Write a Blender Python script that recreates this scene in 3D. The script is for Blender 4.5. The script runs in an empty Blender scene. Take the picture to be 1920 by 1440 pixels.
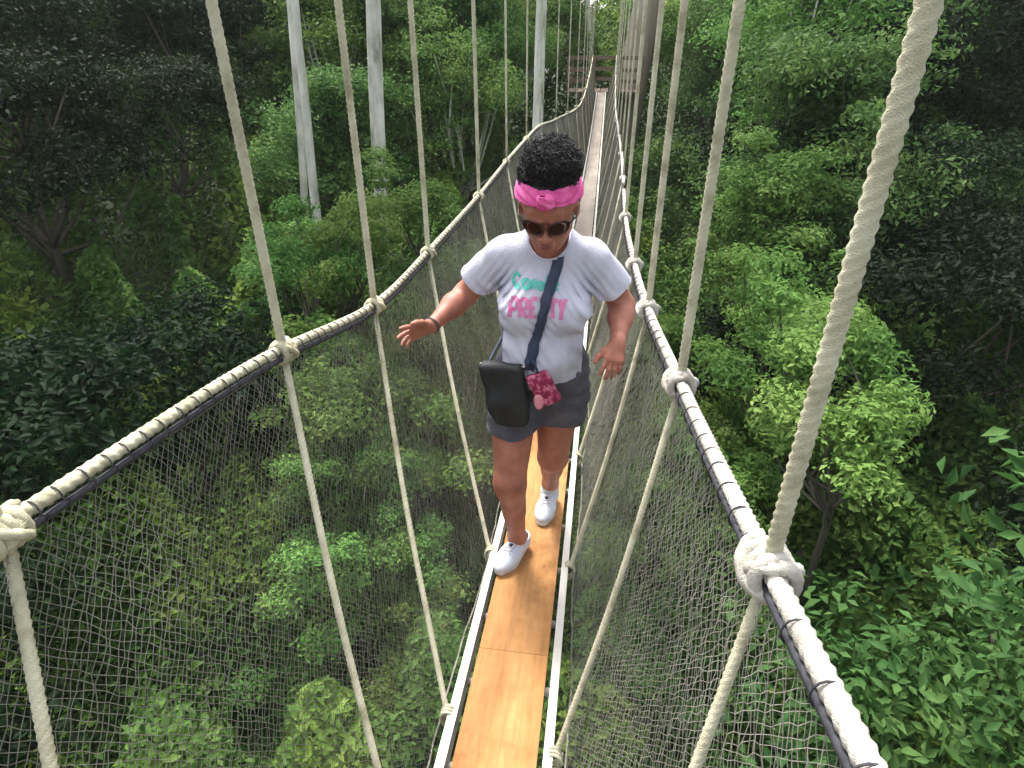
import bpy, bmesh, math, random
import numpy as np
from mathutils import Vector, Matrix
from mathutils.bvhtree import BVHTree
from mathutils import noise as mnoise

# ---------------------------------------------------------------- camera, sky, sun, exposure
SC = bpy.context.scene
COL = SC.collection
cam_d = bpy.data.cameras.new("camera"); cam = bpy.data.objects.new("camera", cam_d); COL.objects.link(cam)
cam_d.sensor_width = 36; cam_d.lens = 21.19; cam_d.clip_start = 0.05; cam_d.clip_end = 600
cam.location = (0.196, 0, 0); cam.rotation_euler = (math.radians(61.3), 0, math.radians(8.06))
SC.camera = cam
SUN_EL, SUN_AZ = math.radians(62), math.radians(-28)      # azimuth from +Y towards +X
world = bpy.data.worlds.new("World"); SC.world = world; world.use_nodes = True
wn = world.node_tree.nodes; wl = world.node_tree.links
sky = wn.new("ShaderNodeTexSky"); sky.sky_type = 'NISHITA'; sky.sun_disc = False
sky.sun_elevation = SUN_EL; sky.sun_rotation = SUN_AZ; sky.dust_density = 5.0; sky.ozone_density = 1.0; sky.air_density = 1.0
hs = wn.new("ShaderNodeHueSaturation"); hs.inputs['Saturation'].default_value = 0.35
wl.new(sky.outputs[0], hs.inputs['Color']); wl.new(hs.outputs[0], wn['Background'].inputs[0])
wn['Background'].inputs[1].default_value = 0.15
sl = bpy.data.lights.new("sun", 'SUN'); sun = bpy.data.objects.new("sun", sl); COL.objects.link(sun)
sl.energy = 2.0; sl.angle = math.radians(12); sl.color = (1, .97, .91)
sd = Vector((math.sin(SUN_AZ)*math.cos(SUN_EL), math.cos(SUN_AZ)*math.cos(SUN_EL), math.sin(SUN_EL)))
sun.rotation_euler = sd.to_track_quat('Z', 'Y').to_euler()
SC.view_settings.view_transform = 'Standard'; SC.view_settings.look = 'None'
SC.view_settings.exposure = 1.55; SC.view_settings.gamma = 1
SC.cycles.max_bounces = 8; SC.cycles.diffuse_bounces = 4; SC.cycles.transmission_bounces = 4; SC.cycles.glossy_bounces = 2
RNG = np.random.default_rng(7); random.seed(7)

# ---------------------------------------------------------------- helpers
def link(o, parent=None):
    COL.objects.link(o)
    if parent: o.parent = parent
    return o
def tag(o, label=None, cat=None, group=None, kind=None):
    if label: o['label'] = label
    if cat: o['category'] = cat
    if group: o['group'] = group
    if kind: o['kind'] = kind
    return o
def empty(name, loc=(0, 0, 0), rz=0):
    o = bpy.data.objects.new(name, None); o.location = loc; o.rotation_euler = (0, 0, rz); o.empty_display_size = .2
    return link(o)
def mesh_np(name, V, F, mat=None, parent=None, smooth=True, k=None):
    """V (n,3), F (m,k) uniform polygons, or list of lists."""
    me = bpy.data.meshes.new(name)
    V = np.asarray(V, dtype=np.float32)
    if isinstance(F, np.ndarray):
        m, k = F.shape
        me.vertices.add(len(V)); me.vertices.foreach_set('co', V.ravel())
        me.loops.add(m*k); me.loops.foreach_set('vertex_index', F.astype(np.int32).ravel())
        me.polygons.add(m)
        me.polygons.foreach_set('loop_start', np.arange(0, m*k, k, dtype=np.int32))
        me.polygons.foreach_set('loop_total', np.full(m, k, dtype=np.int32))
        me.update(calc_edges=True)
    else:
        me.from_pydata(V.tolist(), [], F); me.update()
    if smooth: me.polygons.foreach_set('use_smooth', np.ones(len(me.polygons), dtype=bool))
    o = bpy.data.objects.new(name, me)
    if mat: me.materials.append(mat)
    return link(o, parent)
class Geo:
    def __init__(s): s.V = []; s.F = []; s.n = 0
    def add(s, V, F):
        V = np.asarray(V, float); s.V.append(V); s.F += [[i+s.n for i in f] for f in F]; s.n += len(V)
    def tube(s, pts, r, seg=8, lobes=0, twist=0, amp=.14, cap=True, phase=0):
        pts = np.asarray(pts, float); n = len(pts)
        r = np.broadcast_to(np.asarray(r, float), (n,))
        T = np.gradient(pts, axis=0); T /= np.linalg.norm(T, axis=1)[:, None]+1e-12
        up = np.array([0, 0, 1.]) if abs(T[0][2]) < .9 else np.array([1., 0, 0])
        N = np.cross(T[0], up); N /= np.linalg.norm(N)
        L = 0; rings = []; a = np.linspace(0, 2*math.pi, seg, endpoint=False)
        for i in range(n):
            if i: L += np.linalg.norm(pts[i]-pts[i-1])
            N = N-T[i]*N.dot(T[i]); N /= np.linalg.norm(N)+1e-12; B = np.cross(T[i], N)
            rr = r[i]*(1+amp*np.cos(lobes*(a)-twist*L+phase)) if lobes else r[i]*np.ones(seg)
            rings.append(pts[i]+np.outer(rr*np.cos(a), N)+np.outer(rr*np.sin(a), B))
        V = np.concatenate(rings); F = []
        for i in range(n-1):
            for j in range(seg):
                F.append([i*seg+j, i*seg+(j+1) % seg, (i+1)*seg+(j+1) % seg, (i+1)*seg+j])
        if cap: F += [list(range(seg))[::-1], list(range((n-1)*seg, n*seg))]
        s.add(V, F)
    def box(s, c, d, R=None):
        c = np.array(c, float); d = np.array(d, float)/2
        V = np.array([[x, y, z] for x in (-1, 1) for y in (-1, 1) for z in (-1, 1)])*d
        if R is not None: V = V@np.array(R).T
        s.add(V+c, [[0, 1, 3, 2], [4, 6, 7, 5], [0, 4, 5, 1], [2, 3, 7, 6], [0, 2, 6, 4], [1, 5, 7, 3]])
    def build(s, name, mat, parent=None, smooth=True):
        return mesh_np(name, np.concatenate(s.V), s.F, mat, parent, smooth)
def resample(pts, step):
    pts = np.asarray(pts, float); d = np.r_[0, np.cumsum(np.linalg.norm(np.diff(pts, axis=0), axis=1))]
    n = max(2, int(d[-1]/step)+1); t = np.linspace(0, d[-1], n)
    return np.stack([np.interp(t, d, pts[:, i]) for i in range(3)], 1)
def smooth_path(ctrl, n):
    """Catmull-Rom through the control points."""
    c = np.asarray(ctrl, float); c = np.vstack([2*c[0]-c[1], c, 2*c[-1]-c[-2]]); out = []
    for i in range(1, len(c)-2):
        for t in np.linspace(0, 1, n, endpoint=False):
            out.append(.5*((2*c[i])+(-c[i-1]+c[i+1])*t+(2*c[i-1]-5*c[i]+4*c[i+1]-c[i+2])*t*t+(-c[i-1]+3*c[i]-3*c[i+1]+c[i+2])*t**3))
    out.append(c[-2]); return np.array(out)

# ---------------------------------------------------------------- materials
def new_mat(name):
    m = bpy.data.materials.new(name); m.use_nodes = True; nt = m.node_tree
    return m, nt, nt.nodes['Principled BSDF']
def noise_ramp(nt, scale, cols, detail=4, coord='Object', stretch=None, rough=.6):
    N = nt.nodes; L = nt.links
    tc = N.new('ShaderNodeTexCoord'); mp = N.new('ShaderNodeMapping'); nz = N.new('ShaderNodeTexNoise'); cr = N.new('ShaderNodeValToRGB')
    L.new(tc.outputs[coord], mp.inputs[0]); L.new(mp.outputs[0], nz.inputs['Vector'])
    if stretch: mp.inputs['Scale'].default_value = stretch
    nz.inputs['Scale'].default_value = scale; nz.inputs['Detail'].default_value = detail; nz.inputs['Roughness'].default_value = rough
    e = cr.color_ramp.elements; e[0].position, e[0].color = cols[0][0], (*cols[0][1], 1); e[1].position, e[1].color = cols[-1][0], (*cols[-1][1], 1)
    for p, c in cols[1:-1]: k = e.new(p); k.color = (*c, 1)
    L.new(nz.outputs['Fac'], cr.inputs[0]); return nz, cr
def simple(name, cols, scale=20, rough=.7, bump=0, bscale=None, metal=0, stretch=None, detail=4, coord='Object', spec=.5):
    m, nt, b = new_mat(name); nz, cr = noise_ramp(nt, scale, cols, detail, coord, stretch)
    nt.links.new(cr.outputs[0], b.inputs['Base Color']); b.inputs['Roughness'].default_value = rough; b.inputs['Metallic'].default_value = metal
    b.inputs['Specular IOR Level'].default_value = spec
    if bump:
        n2 = nt.nodes.new('ShaderNodeTexNoise'); n2.inputs['Scale'].default_value = bscale or scale*4; n2.inputs['Detail'].default_value = 5
        src = [l.from_socket for l in nt.links if l.to_socket == nz.inputs['Vector']][0]; nt.links.new(src, n2.inputs['Vector'])
        bp = nt.nodes.new('ShaderNodeBump'); bp.inputs['Strength'].default_value = bump; bp.inputs['Distance'].default_value = .01
        nt.links.new(n2.outputs['Fac'], bp.inputs['Height']); nt.links.new(bp.outputs[0], b.inputs['Normal'])
    return m
def leaf_mat(name, dark, mid, light, scale=.9):
    m, nt, b = new_mat(name); N = nt.nodes; L = nt.links
    nz, cr = noise_ramp(nt, scale, [(.3, dark), (.5, mid), (.72, light)], 6, rough=.75)
    oi = N.new('ShaderNodeObjectInfo'); hsv = N.new('ShaderNodeHueSaturation')
    mr = N.new('ShaderNodeMapRange'); mr.inputs[3].default_value = .48; mr.inputs[4].default_value = .52; L.new(oi.outputs['Random'], mr.inputs[0]); L.new(mr.outputs[0], hsv.inputs['Hue'])
    m2 = N.new('ShaderNodeMapRange'); m2.inputs[3].default_value = .75; m2.inputs[4].default_value = 1.3
    wn_ = N.new('ShaderNodeTexWhiteNoise'); wn_.noise_dimensions = '1D'; L.new(oi.outputs['Random'], wn_.inputs['W']); L.new(wn_.outputs['Value'], m2.inputs[0]); L.new(m2.outputs[0], hsv.inputs['Value'])
    L.new(cr.outputs[0], hsv.inputs['Color']); L.new(hsv.outputs[0], b.inputs['Base Color'])
    b.inputs['Roughness'].default_value = .62; b.inputs['Specular IOR Level'].default_value = .12
    tr = N.new('ShaderNodeBsdfTranslucent'); L.new(hsv.outputs[0], tr.inputs[0]); mx = N.new('ShaderNodeMixShader'); mx.inputs[0].default_value = .38
    L.new(b.outputs[0], mx.inputs[1]); L.new(tr.outputs[0], mx.inputs[2]); L.new(mx.outputs[0], N['Material Output'].inputs[0])
    return m
M = {}
M['leaf_mid'] = leaf_mat('leaf_mid', (.032, .085, .018), (.115, .23, .05), (.27, .39, .11))
M['leaf_dark'] = leaf_mat('leaf_dark', (.022, .06, .016), (.08, .165, .045), (.18, .28, .08))
M['leaf_bright'] = leaf_mat('leaf_bright', (.055, .125, .026), (.14, .26, .06), (.27, .40, .115))
M['leaf_olive'] = leaf_mat('leaf_olive', (.04, .08, .02), (.13, .20, .05), (.28, .35, .10))
M['leaf_side_shade'] = leaf_mat('leaf_side_shade', (.003, .010, .003), (.008, .020, .006), (.018, .038, .011))  # gloom of the forest sides painted into the leaf colour
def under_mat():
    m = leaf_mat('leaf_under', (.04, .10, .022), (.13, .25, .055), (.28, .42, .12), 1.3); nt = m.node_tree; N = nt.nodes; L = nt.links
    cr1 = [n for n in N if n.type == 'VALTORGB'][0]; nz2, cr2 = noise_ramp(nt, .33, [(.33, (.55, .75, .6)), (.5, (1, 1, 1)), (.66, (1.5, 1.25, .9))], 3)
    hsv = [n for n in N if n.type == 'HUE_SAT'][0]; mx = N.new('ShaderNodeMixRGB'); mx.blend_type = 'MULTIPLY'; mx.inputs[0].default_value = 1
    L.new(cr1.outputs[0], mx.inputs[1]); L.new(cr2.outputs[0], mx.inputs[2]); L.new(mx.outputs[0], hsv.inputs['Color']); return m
M['leaf_under'] = under_mat()
M['bark_pale'] = simple('bark_pale', [(.3, (.16, .17, .11)), (.46, (.52, .51, .43)), (.7, (.84, .82, .74))], 3.5, .9, .9, 26, stretch=(1, 1, .35), detail=8)
M['bark_dark'] = simple('bark_dark', [(.3, (.05, .04, .03)), (.7, (.13, .11, .085))], 4, .9, .6, 30, stretch=(1, 1, .2))
M['bark_brown'] = simple('bark_brown', [(.3, (.30, .25, .19)), (.7, (.58, .50, .40))], 2.5, .9, .8, 14, stretch=(1, 1, .15))
M['rope'] = simple('rope', [(.3, (.34, .31, .20)), (.5, (.57, .54, .38)), (.75, (.70, .67, .50))], 14, .9, .6, 500)
M['rope_white'] = simple('rope_white', [(.3, (.28, .25, .21)), (.5, (.48, .45, .39)), (.75, (.62, .59, .54))], 12, .9, .5, 400)
M['lash'] = simple('lash', [(.3, (.015, .015, .02)), (.7, (.05, .05, .06))], 60, .8)
M['net'] = simple('net', [(.3, (.14, .135, .105)), (.5, (.24, .225, .18)), (.75, (.36, .34, .28))], 3, .85)
M['alu'] = simple('alu', [(.3, (.44, .42, .38)), (.7, (.58, .56, .51))], 14, .5, .15, 90, metal=.25, stretch=(1, .15, 1))
M['soil'] = simple('soil', [(.3, (.008, .014, .005)), (.7, (.025, .035, .014))], .6, 1, spec=.05)

# ---------------------------------------------------------------- bridge geometry (metres, y runs along the bridge)
def deck(y): return -(1.75+.0975*y-.0051*y*y)
LH = np.array([(-1.2, -.66, -.50), (0, -.64, -.555), (.7, -.62, -.61), (1.25, -.605, -.665), (2.0, -.6, -.81), (2.79, -.61, -.84), (4.1, -.61, -.835), (5.3, -.60, -.79), (6.7, -.60, -.77), (8.1, -.6, -.78), (10, -.52, -.86), (14.3, -.34, -.93), (19, -.32, -.55), (24, -.36, -.05)])
RH = np.array([(-1.2, .60, -.47), (0, .54, -.60), (.7, .49, -.68), (1.1, .468, -.735), (1.51, .45, -.79), (2.34, .42, -.90), (3.25, .41, -1.0), (4.64, .40, -1.07), (6.87, .40, -.95), (10, .40, -.97), (14.3, .40, -.93), (19, .42, -.55), (24, .45, -.05)])
def hand(tab, y): return np.array([np.interp(y, tab[:, 0], tab[:, 1]), y, np.interp(y, tab[:, 0], tab[:, 2])])
def rail_path(tab, y0, y1):
    c = tab[(tab[:, 0] >= y0-.01) & (tab[:, 0] <= y1+.01)]
    return smooth_path(c[:, [1, 0, 2]], 10)
bridge = tag(empty('rope_bridge', (0, 0, deck(0))), 'narrow rope suspension walkway with orange boards, netted sides and pale knotted ropes', 'rope bridge')
def bpart(o, kind=None):          # parent to the bridge keeping world placement
    o.parent = bridge; o.location = o.location-bridge.location
    if kind: o['kind'] = kind
    return o
# ---- boards
ply, nt, b = new_mat('plywood'); N_ = nt.nodes; L_ = nt.links
nz, cr = noise_ramp(nt, 7, [(.28, (.34, .165, .062)), (.5, (.46, .23, .085)), (.75, (.53, .285, .12))], 6, stretch=(1, .22, 1))
n2, c2 = noise_ramp(nt, 3.4, [(.36, (.58, .53, .48)), (.48, (.86, .84, .81)), (.6, (1, 1, 1))], 9, rough=.7)
n3, c3 = noise_ramp(nt, 60, [(.35, (.82, .80, .78)), (.6, (1, 1, 1))], 5, stretch=(1, .06, 1))
mm = N_.new('ShaderNodeMixRGB'); mm.blend_type = 'MULTIPLY'; mm.inputs[0].default_value = 1
m3 = N_.new('ShaderNodeMixRGB'); m3.blend_type = 'MULTIPLY'; m3.inputs[0].default_value = 1
L_.new(cr.outputs[0], mm.inputs[1]); L_.new(c2.outputs[0], mm.inputs[2]); L_.new(mm.outputs[0], m3.inputs[1]); L_.new(c3.outputs[0], m3.inputs[2])
oi = N_.new('ShaderNodeObjectInfo'); mc = N_.new('ShaderNodeMixRGB'); mc.blend_type = 'MULTIPLY'; mc.inputs[0].default_value = 1
L_.new(m3.outputs[0], mc.inputs[1]); L_.new(oi.outputs['Color'], mc.inputs[2]); L_.new(mc.outputs[0], b.inputs['Base Color'])
b.inputs['Roughness'].default_value = .8; b.inputs['Specular IOR Level'].default_value = .25
M['ply_grey'] = simple('weathered board', [(.3, (.20, .165, .135)), (.7, (.36, .31, .26))], 6, .85, stretch=(1, .2, 1))
y = -1.0; i = 0
while y < 23.6:
    L = 2.42; y2 = min(y+L, 23.8); g = bmesh.new(); w = .124
    ys = np.linspace(y+.0007, y2-.0007, 9); vs = []
    for yy in ys:
        z = deck(yy)
        vs.append([g.verts.new((sx*w, yy, z+dz-0)) for sx, dz in ((-1, -.02), (1, -.02), (1, 0), (-1, 0))])
    for a, c in zip(vs, vs[1:]):
        for k in range(4): g.faces.new((a[k], a[(k+1) % 4], c[(k+1) % 4], c[k]))
    g.faces.new(vs[0][::-1]); g.faces.new(vs[-1])
    bmesh.ops.recalc_face_normals(g, faces=g.faces)
    bmesh.ops.bevel(g, geom=[e for e in g.edges], offset=.0012, segments=1, affect='EDGES') if False else None
    me = bpy.data.meshes.new('board'); g.to_mesh(me); g.free()
    me.materials.append(ply if y < 5.5 else M['ply_grey']); o = link(bpy.data.objects.new('board', me)); v = 1-.06*((i*7) % 3); o.color = (v, v, v, 1); bpart(o)
    if False:
        for yy in (y+.06, y2-.06):
            for x in (-.085, .085):
                s = Geo(); a = np.linspace(0, 2*math.pi, 8, endpoint=False); z = deck(yy)+.0015
                s.add(np.c_[x+.0055*np.cos(a), yy+.0055*np.sin(a), np.full(8, z)], [list(range(8))]); so = s.build('screw', M['lash'], None, False); so.parent = o
    y = y2; i += 1
# ---- ladder rails and rungs under the boards
for sx in (-1, 1):
    g = Geo(); ys = np.arange(-1, 24, .25); V = []; F = []
    prof = [(.142, -.055), (.170, -.055), (.170, .018), (.142, .018), (.142, .012), (.164, .012), (.164, -.049), (.142, -.049)]
    for yy in ys:
        for (px, pz) in prof: V.append((sx*px, yy, deck(yy)+pz))
    k = len(prof)
    for a in range(len(ys)-1):
        for j in range(k): F.append([a*k+j, a*k+(j+1) % k, (a+1)*k+(j+1) % k, (a+1)*k+j])
    g.add(V, F); o = g.build('side_rail', M['alu'], None, False); bpart(o)
    bm = bmesh.new(); bm.from_mesh(o.data); bmesh.ops.recalc_face_normals(bm, faces=bm.faces); bm.to_mesh(o.data); bm.free()
rung0 = None
for yy in np.arange(-.8, 23.6, .3):
    g = Geo(); z = deck(yy)-.036; g.tube([(-.141, 0, 0), (0, 0, 0), (.141, 0, 0)], .014, 8)
    if rung0 is None: rung0 = g.build('rung', M['alu']); o = rung0
    else: o = link(rung0.copy())
    o.location = (0, yy, z); bpart(o)
# ---- handrails
def twisted(path, r, near_cut=3.5, lobes=3, pitch=9.):
    """rope tube: finely twisted where close, plainer far away"""
    return path
for side, tab in ((-1, LH), (1, RH)):
    P = rail_path(tab, -1.2, 24)
    g = Geo()
    near = P[P[:, 1] < 5.6]; far = P[P[:, 1] >= 5.5]
    r = .0125 if side < 0 else .0150
    g.tube(resample(near, .004), r, 12, lobes=3, twist=2*math.pi/.02, amp=.10)
    g.tube(resample(far, .15), r*1.05, 7)
    hr = g.build('handrail_rope', M['rope_white'] if side > 0 else M['rope']); bpart(hr)
    g = Geo(); off = np.array([side*-.010, 0, -.021])
    g.tube(resample(P, .05)+off, .0075, 7); o = g.build('rail_cable', M['lash']); o.parent = hr; 
    # lashing cord: one line that wraps rope and cable at intervals and runs on along the rope
    g = Geo(); step = .085 if side > 0 else .045; Q = resample(near, .002)
    T = np.gradient(Q, axis=0); T /= np.linalg.norm(T, axis=1)[:, None]; nxt = .05; ang = 0; cord = []
    for i in range(0, len(Q)-12):
        t = T[i]; u = np.cross(t, (0, 0, 1)); u /= np.linalg.norm(u); w = np.cross(u, t); rx = r+.004; rz = r+.009
        if i*.002 >= nxt:
            for a in np.linspace(0, 2*math.pi, 15): cord.append(Q[i]+off*.42+u*math.cos(a)*rx+w*math.sin(a)*rz+t*.010*a/6.3)
            nxt += step*random.uniform(.75, 1.25)
        elif i*.002 % .02 < .002 and i*.002 < nxt-.012: cord.append(Q[i]+off*.42+u*rx)
    g.tube(cord, .0017, 5)
    o = g.build('lashing', M['lash']); o.parent = hr
# ---- hangers with knots
def knot_geo(c, t, hdir, s=1.0, seed=0):
    """rope wound round the handrail: c centre, t handrail direction, hdir hanger direction"""
    rr = random.Random(seed); g = Geo(); t = np.array(t)/np.linalg.norm(t); h = np.array(hdir, float); h = h-t*h.dot(t); h /= np.linalg.norm(h); w = np.cross(t, h)
    n = 4; a = np.linspace(0, 2*math.pi*n, 30*n)
    R = .033*s
    x = (a/(2*math.pi)-n/2)*.0235*s
    path = c+np.outer(x, t)+np.outer(np.cos(a)*R*1.15, h)+np.outer(np.sin(a)*R, w)
    g.tube(path, .0135*s, 10, lobes=3, twist=340/s, amp=.08)
    # crossing turns
    for sg in (-1, 1):
        a = np.linspace(rr.uniform(0, 1), 2*math.pi*1.05, 34)
        axis = t*.55+h*.75*sg; axis /= np.linalg.norm(axis); u = np.cross(axis, w); u /= np.linalg.norm(u)
        path = c+w*.004*sg+np.outer(np.cos(a)*.050*s, u)+np.outer(np.sin(a)*.043*s, w)
        g.tube(path, .0125*s, 10, lobes=3, twist=170/s, amp=.12)
    return g
lh_y = [.55, 1.34, 2.0, 2.79, 4.1, 5.3, 6.7]+list(np.arange(8.1, 23.5, 1.7))
rh_y = [.72, 1.51, 2.34, 3.25, 4.64, 5.9, 7.1]+list(np.arange(8.8, 23.5, 2.1))
def cable_z(y): return 1.75+.0042*(y-9.5)**2
for side, tab, ylist in ((-1, LH, lh_y), (1, RH, rh_y)):
    for hy in ylist:
        k = hand(tab, hy); near = hy < 5; fine = .004 if hy < 3.5 else (.005 if near else .3)
        top = np.array([k[0]+side*.01, hy, cable_z(hy)])
        g = Geo(); r = .0115 if side < 0 else .0125
        if not near: r = .0095
        pts = resample([k+(0, 0, .02), top], fine); g.tube(pts, r, 10 if near else 6, lobes=3 if near else 0, twist=2*math.pi/.017, amp=.10)
        shift = (.85 if hy > 1.5 else .64) if side < 0 else .45
        if hy > 6: shift = .3
        yb = hy-shift; bot = np.array([side*.178, yb, deck(yb)+.0])
        bow = (k+bot)/2+np.array([side*.012, -.005, -.012])
        low = smooth_path([k-(0, 0, .03), bow, bot], 14)
        g.tube(resample(low, fine), .0092, 9 if near else 6, lobes=3 if near else 0, twist=2*math.pi/.014, amp=.10)
        ho = g.build('hanger_rope', M['rope']); bpart(ho)
        t = hand(tab, hy+.1)-hand(tab, hy-.1)
        ko = knot_geo(k+np.array([0, 0, -.006]), t, (0, 0, 1), (.66 if side < 0 else .84) if near else .55, int(hy*100)).build('knot', M['rope_white'] if side > 0 else M['rope']); ko.parent = ho
        g = Geo(); a = np.linspace(0, 2*math.pi*3, 50)
        if near:
            g.tube(np.c_[bot[0]-side*.006+np.cos(a)*.024, yb+(a-9)*.0018, deck(yb)-.018+np.sin(a)*.042], .0052, 7); 
            o = g.build('tie', M['rope']); o.parent = ho
# ---- overhead main cables
for side, tab in ((-1, LH), (1, RH)):
    g = Geo(); g.tube([(hand(tab, yy)[0]+side*.01, yy, cable_z(yy)+.015) for yy in np.arange(-1.2, 24.1, .4)], .016, 8)
    bpart(g.build('main_cable', M['lash']))
# ---- nets: diamond mesh of real twine
def net(side, tab, cell=.0165):
    y0, y1 = -1.0, 23.8; ny = int((y1-y0)/cell); nv = 76
    ys = np.linspace(y0, y1, ny+1); rows = np.linspace(0, 1, nv+1)
    V0 = np.zeros((ny+1, nv+1, 3))
    rg = np.random.default_rng(11+side)
    for i, yy in enumerate(ys):
        k = hand(tab, yy); dk = deck(yy)
        b_ = np.array([side*.205, yy, dk-.07]); e_ = np.array([side*.05, yy, dk-.14])
        mid = (k+b_)/2+np.array([side*.035, 0, -.05])
        u = rows[:, None]
        q = np.where(u < .86, 0, 1)
        tt = np.clip(rows/.86, 0, 1)[:, None]
        curve = (1-tt)**2*k+2*(1-tt)*tt*mid+tt**2*b_
        t2 = np.clip((rows-.86)/.14, 0, 1)[:, None]
        V0[i] = curve+(e_-b_)*t2
    ph = np.sin(ys*2.1)[:, None]*np.sin(rows*math.pi)[None]*.02+np.sin(ys*6.3+1)[:, None]*np.sin(rows*2*math.pi)[None]*.008
    V0[:, :, 0] += side*ph
    V0[:, :, 1] -= (rows[None]*.25)                       # the twine hangs slightly on the slant
    jit = rg.normal(0, .0023, V0.shape); jit[:, 0] *= .2; V0 += jit
    polys = []
    for par in (0, 1):
        # zig-zag threads running down the net, meeting their neighbours at every row
        for i in range(ny):
            idx = np.array([i+((j+par) % 2)*(1 if par == 0 else 1)*1 for j in range(nv+1)])
            polys.append(idx)
    idx = np.array(polys)                                  # (n, nv+1)
    P = V0[idx, np.arange(nv+1)[None]]
    off = np.zeros_like(P); 
    n = len(P); r = .00074
    tri = np.array([(1, 0, 0), (-.5, .87, 0), (-.5, -.87, 0)])*r
    thick = np.interp(P[:, :, 1], [2, 9], [1.0, 2.2])
    VV = P[:, :, None, :]+tri[None, None]*thick[:, :, None, None]
    VV = VV.reshape(-1, 3); base = (np.arange(n)[:, None]*(nv+1)+np.arange(nv)[None]).ravel()*3
    F = []
    for k in range(3):
        F.append(np.stack([base+k, base+(k+1) % 3, base+3+(k+1) % 3, base+3+k], 1))
    o = mesh_np('safety_net', VV, np.concatenate(F), M['net'], None, False); bpart(o)
    g = Geo()                                               # border line laced below the rail
    g.tube(V0[::4, int(nv*.86)], .004, 5); g.tube(V0[::4, 0]+np.array([0, 0, -.03]), .004, 5)
    bo = g.build('net_border', M['net']); bo.parent = o
net(-1, LH); net(1, RH)

# ---------------------------------------------------------------- far platform at the end of the bridge
M['plank'] = simple('platform plank', [(.3, (.16, .11, .08)), (.7, (.30, .22, .16))], 5, .85, stretch=(1, .2, 1))
plat = tag(empty('tree_platform', (.1, 25.4, deck(24)-.05)), 'brown timber platform with railings at the far end of the rope walkway', 'platform')
for k in range(9):
    g = Geo(); g.box((-1.2+k*.3, 0, 0), (.27, 2.6, .05)); g.build('deck_board', M['plank'], plat, False)
for x in (-1.3, -.45, .55, 1.3):
    for yy in (-1.25, 1.25):
        g = Geo(); g.box((x, yy, .55), (.09, .09, 1.15)); g.build('post', M['plank'], plat, False)
for yy, xs in ((1.25, (-1.3, 1.3)), (-1.25, (-1.3, -.45)), (-1.25, (.55, 1.3))):
    for z in (.35, .7, 1.08):
        g = Geo(); g.box(((xs[0]+xs[1])/2, yy+.06, z), (xs[1]-xs[0]+.08, .035, .12)); g.build('railing', M['plank'], plat, False)
for x in (-1.3, 1.3):
    for z in (.35, .7, 1.08):
        g = Geo(); g.box((x, 0, z), (.035, 2.5, .12)); g.build('railing', M['plank'], plat, False)
for x in (-.9, .9):
    g = Geo(); g.box((x, 0, -.11), (.12, 2.7, .16)); g.build('beam', M['plank'], plat, False)

# ---------------------------------------------------------------- forest
def canopy(x, y):
    """height of the general canopy surface"""
    ax = abs(x); h = -5.4+.24*max(0, ax-3)+.02*y
    if y > 8: h += (y-8)*.28 if y < 30 else 6.2+(y-30)*.12
    if ax < 3.5 and y < 27: h = min(h, -4.4)-max(0, 1-ax/3.5)*.6
    return min(h, 5.0)
def ground(x, y): return canopy(x, y)-13 if abs(x) > 3.5 else -18
gx = np.linspace(-90, 90, 91); gy = np.linspace(-30, 150, 91); V = []; F = []
for a in gy:
    for c in gx: V.append((c, a, min(-10, -19+.12*max(0, a-10)+.25*max(0, abs(c)-4)+1.2*mnoise.noise((c*.1, a*.1, 0)))))
V = np.array(V); n = 91; V[:, 0] *= np.where(abs(V[:, 0]) > 60, 6, 1); V[:, 1] *= np.where(V[:, 1] > 100, 4, 1); ii = (np.arange(90)[:, None]*n+np.arange(90)[None]).ravel(); F = np.stack([ii, ii+1, ii+n+1, ii+n], 1)
tag(mesh_np('ground', V, F, M['soil']), kind='structure')
def gz(x, y): return min(-10, -19+.12*max(0, y-10)+.25*max(0, abs(x)-4)+1.2*mnoise.noise((x*.1, y*.1, 0)))

def leaves(C, Nrm, size, rg, aspect=.42, fold=.18):
    """leaf = folded diamond, C centres (n,3), Nrm preferred normals"""
    n = len(C); Nn = Nrm+rg.normal(0, .55, (n, 3)); Nn /= np.linalg.norm(Nn, axis=1)[:, None]
    D = rg.normal(0, 1, (n, 3)); D[:, 2] -= .5; D -= Nn*(D*Nn).sum(1)[:, None]; D /= np.linalg.norm(D, axis=1)[:, None]
    W = np.cross(Nn, D); s = (size*rg.uniform(.6, 1.35, n))[:, None]
    b0 = C-D*s*.5; t0 = C+D*s*.5-Nn*s*.10; l0 = C-W*s*aspect*.5+Nn*s*fold*.5-D*s*.04; r0 = C+W*s*aspect*.5+Nn*s*fold*.5-D*s*.04
    V = np.stack([b0, r0, t0, l0], 1).reshape(-1, 3); k = np.arange(n)*4
    F = np.concatenate([np.stack([k, k+1, k+2], 1), np.stack([k, k+2, k+3], 1)])
    return V, F
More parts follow.
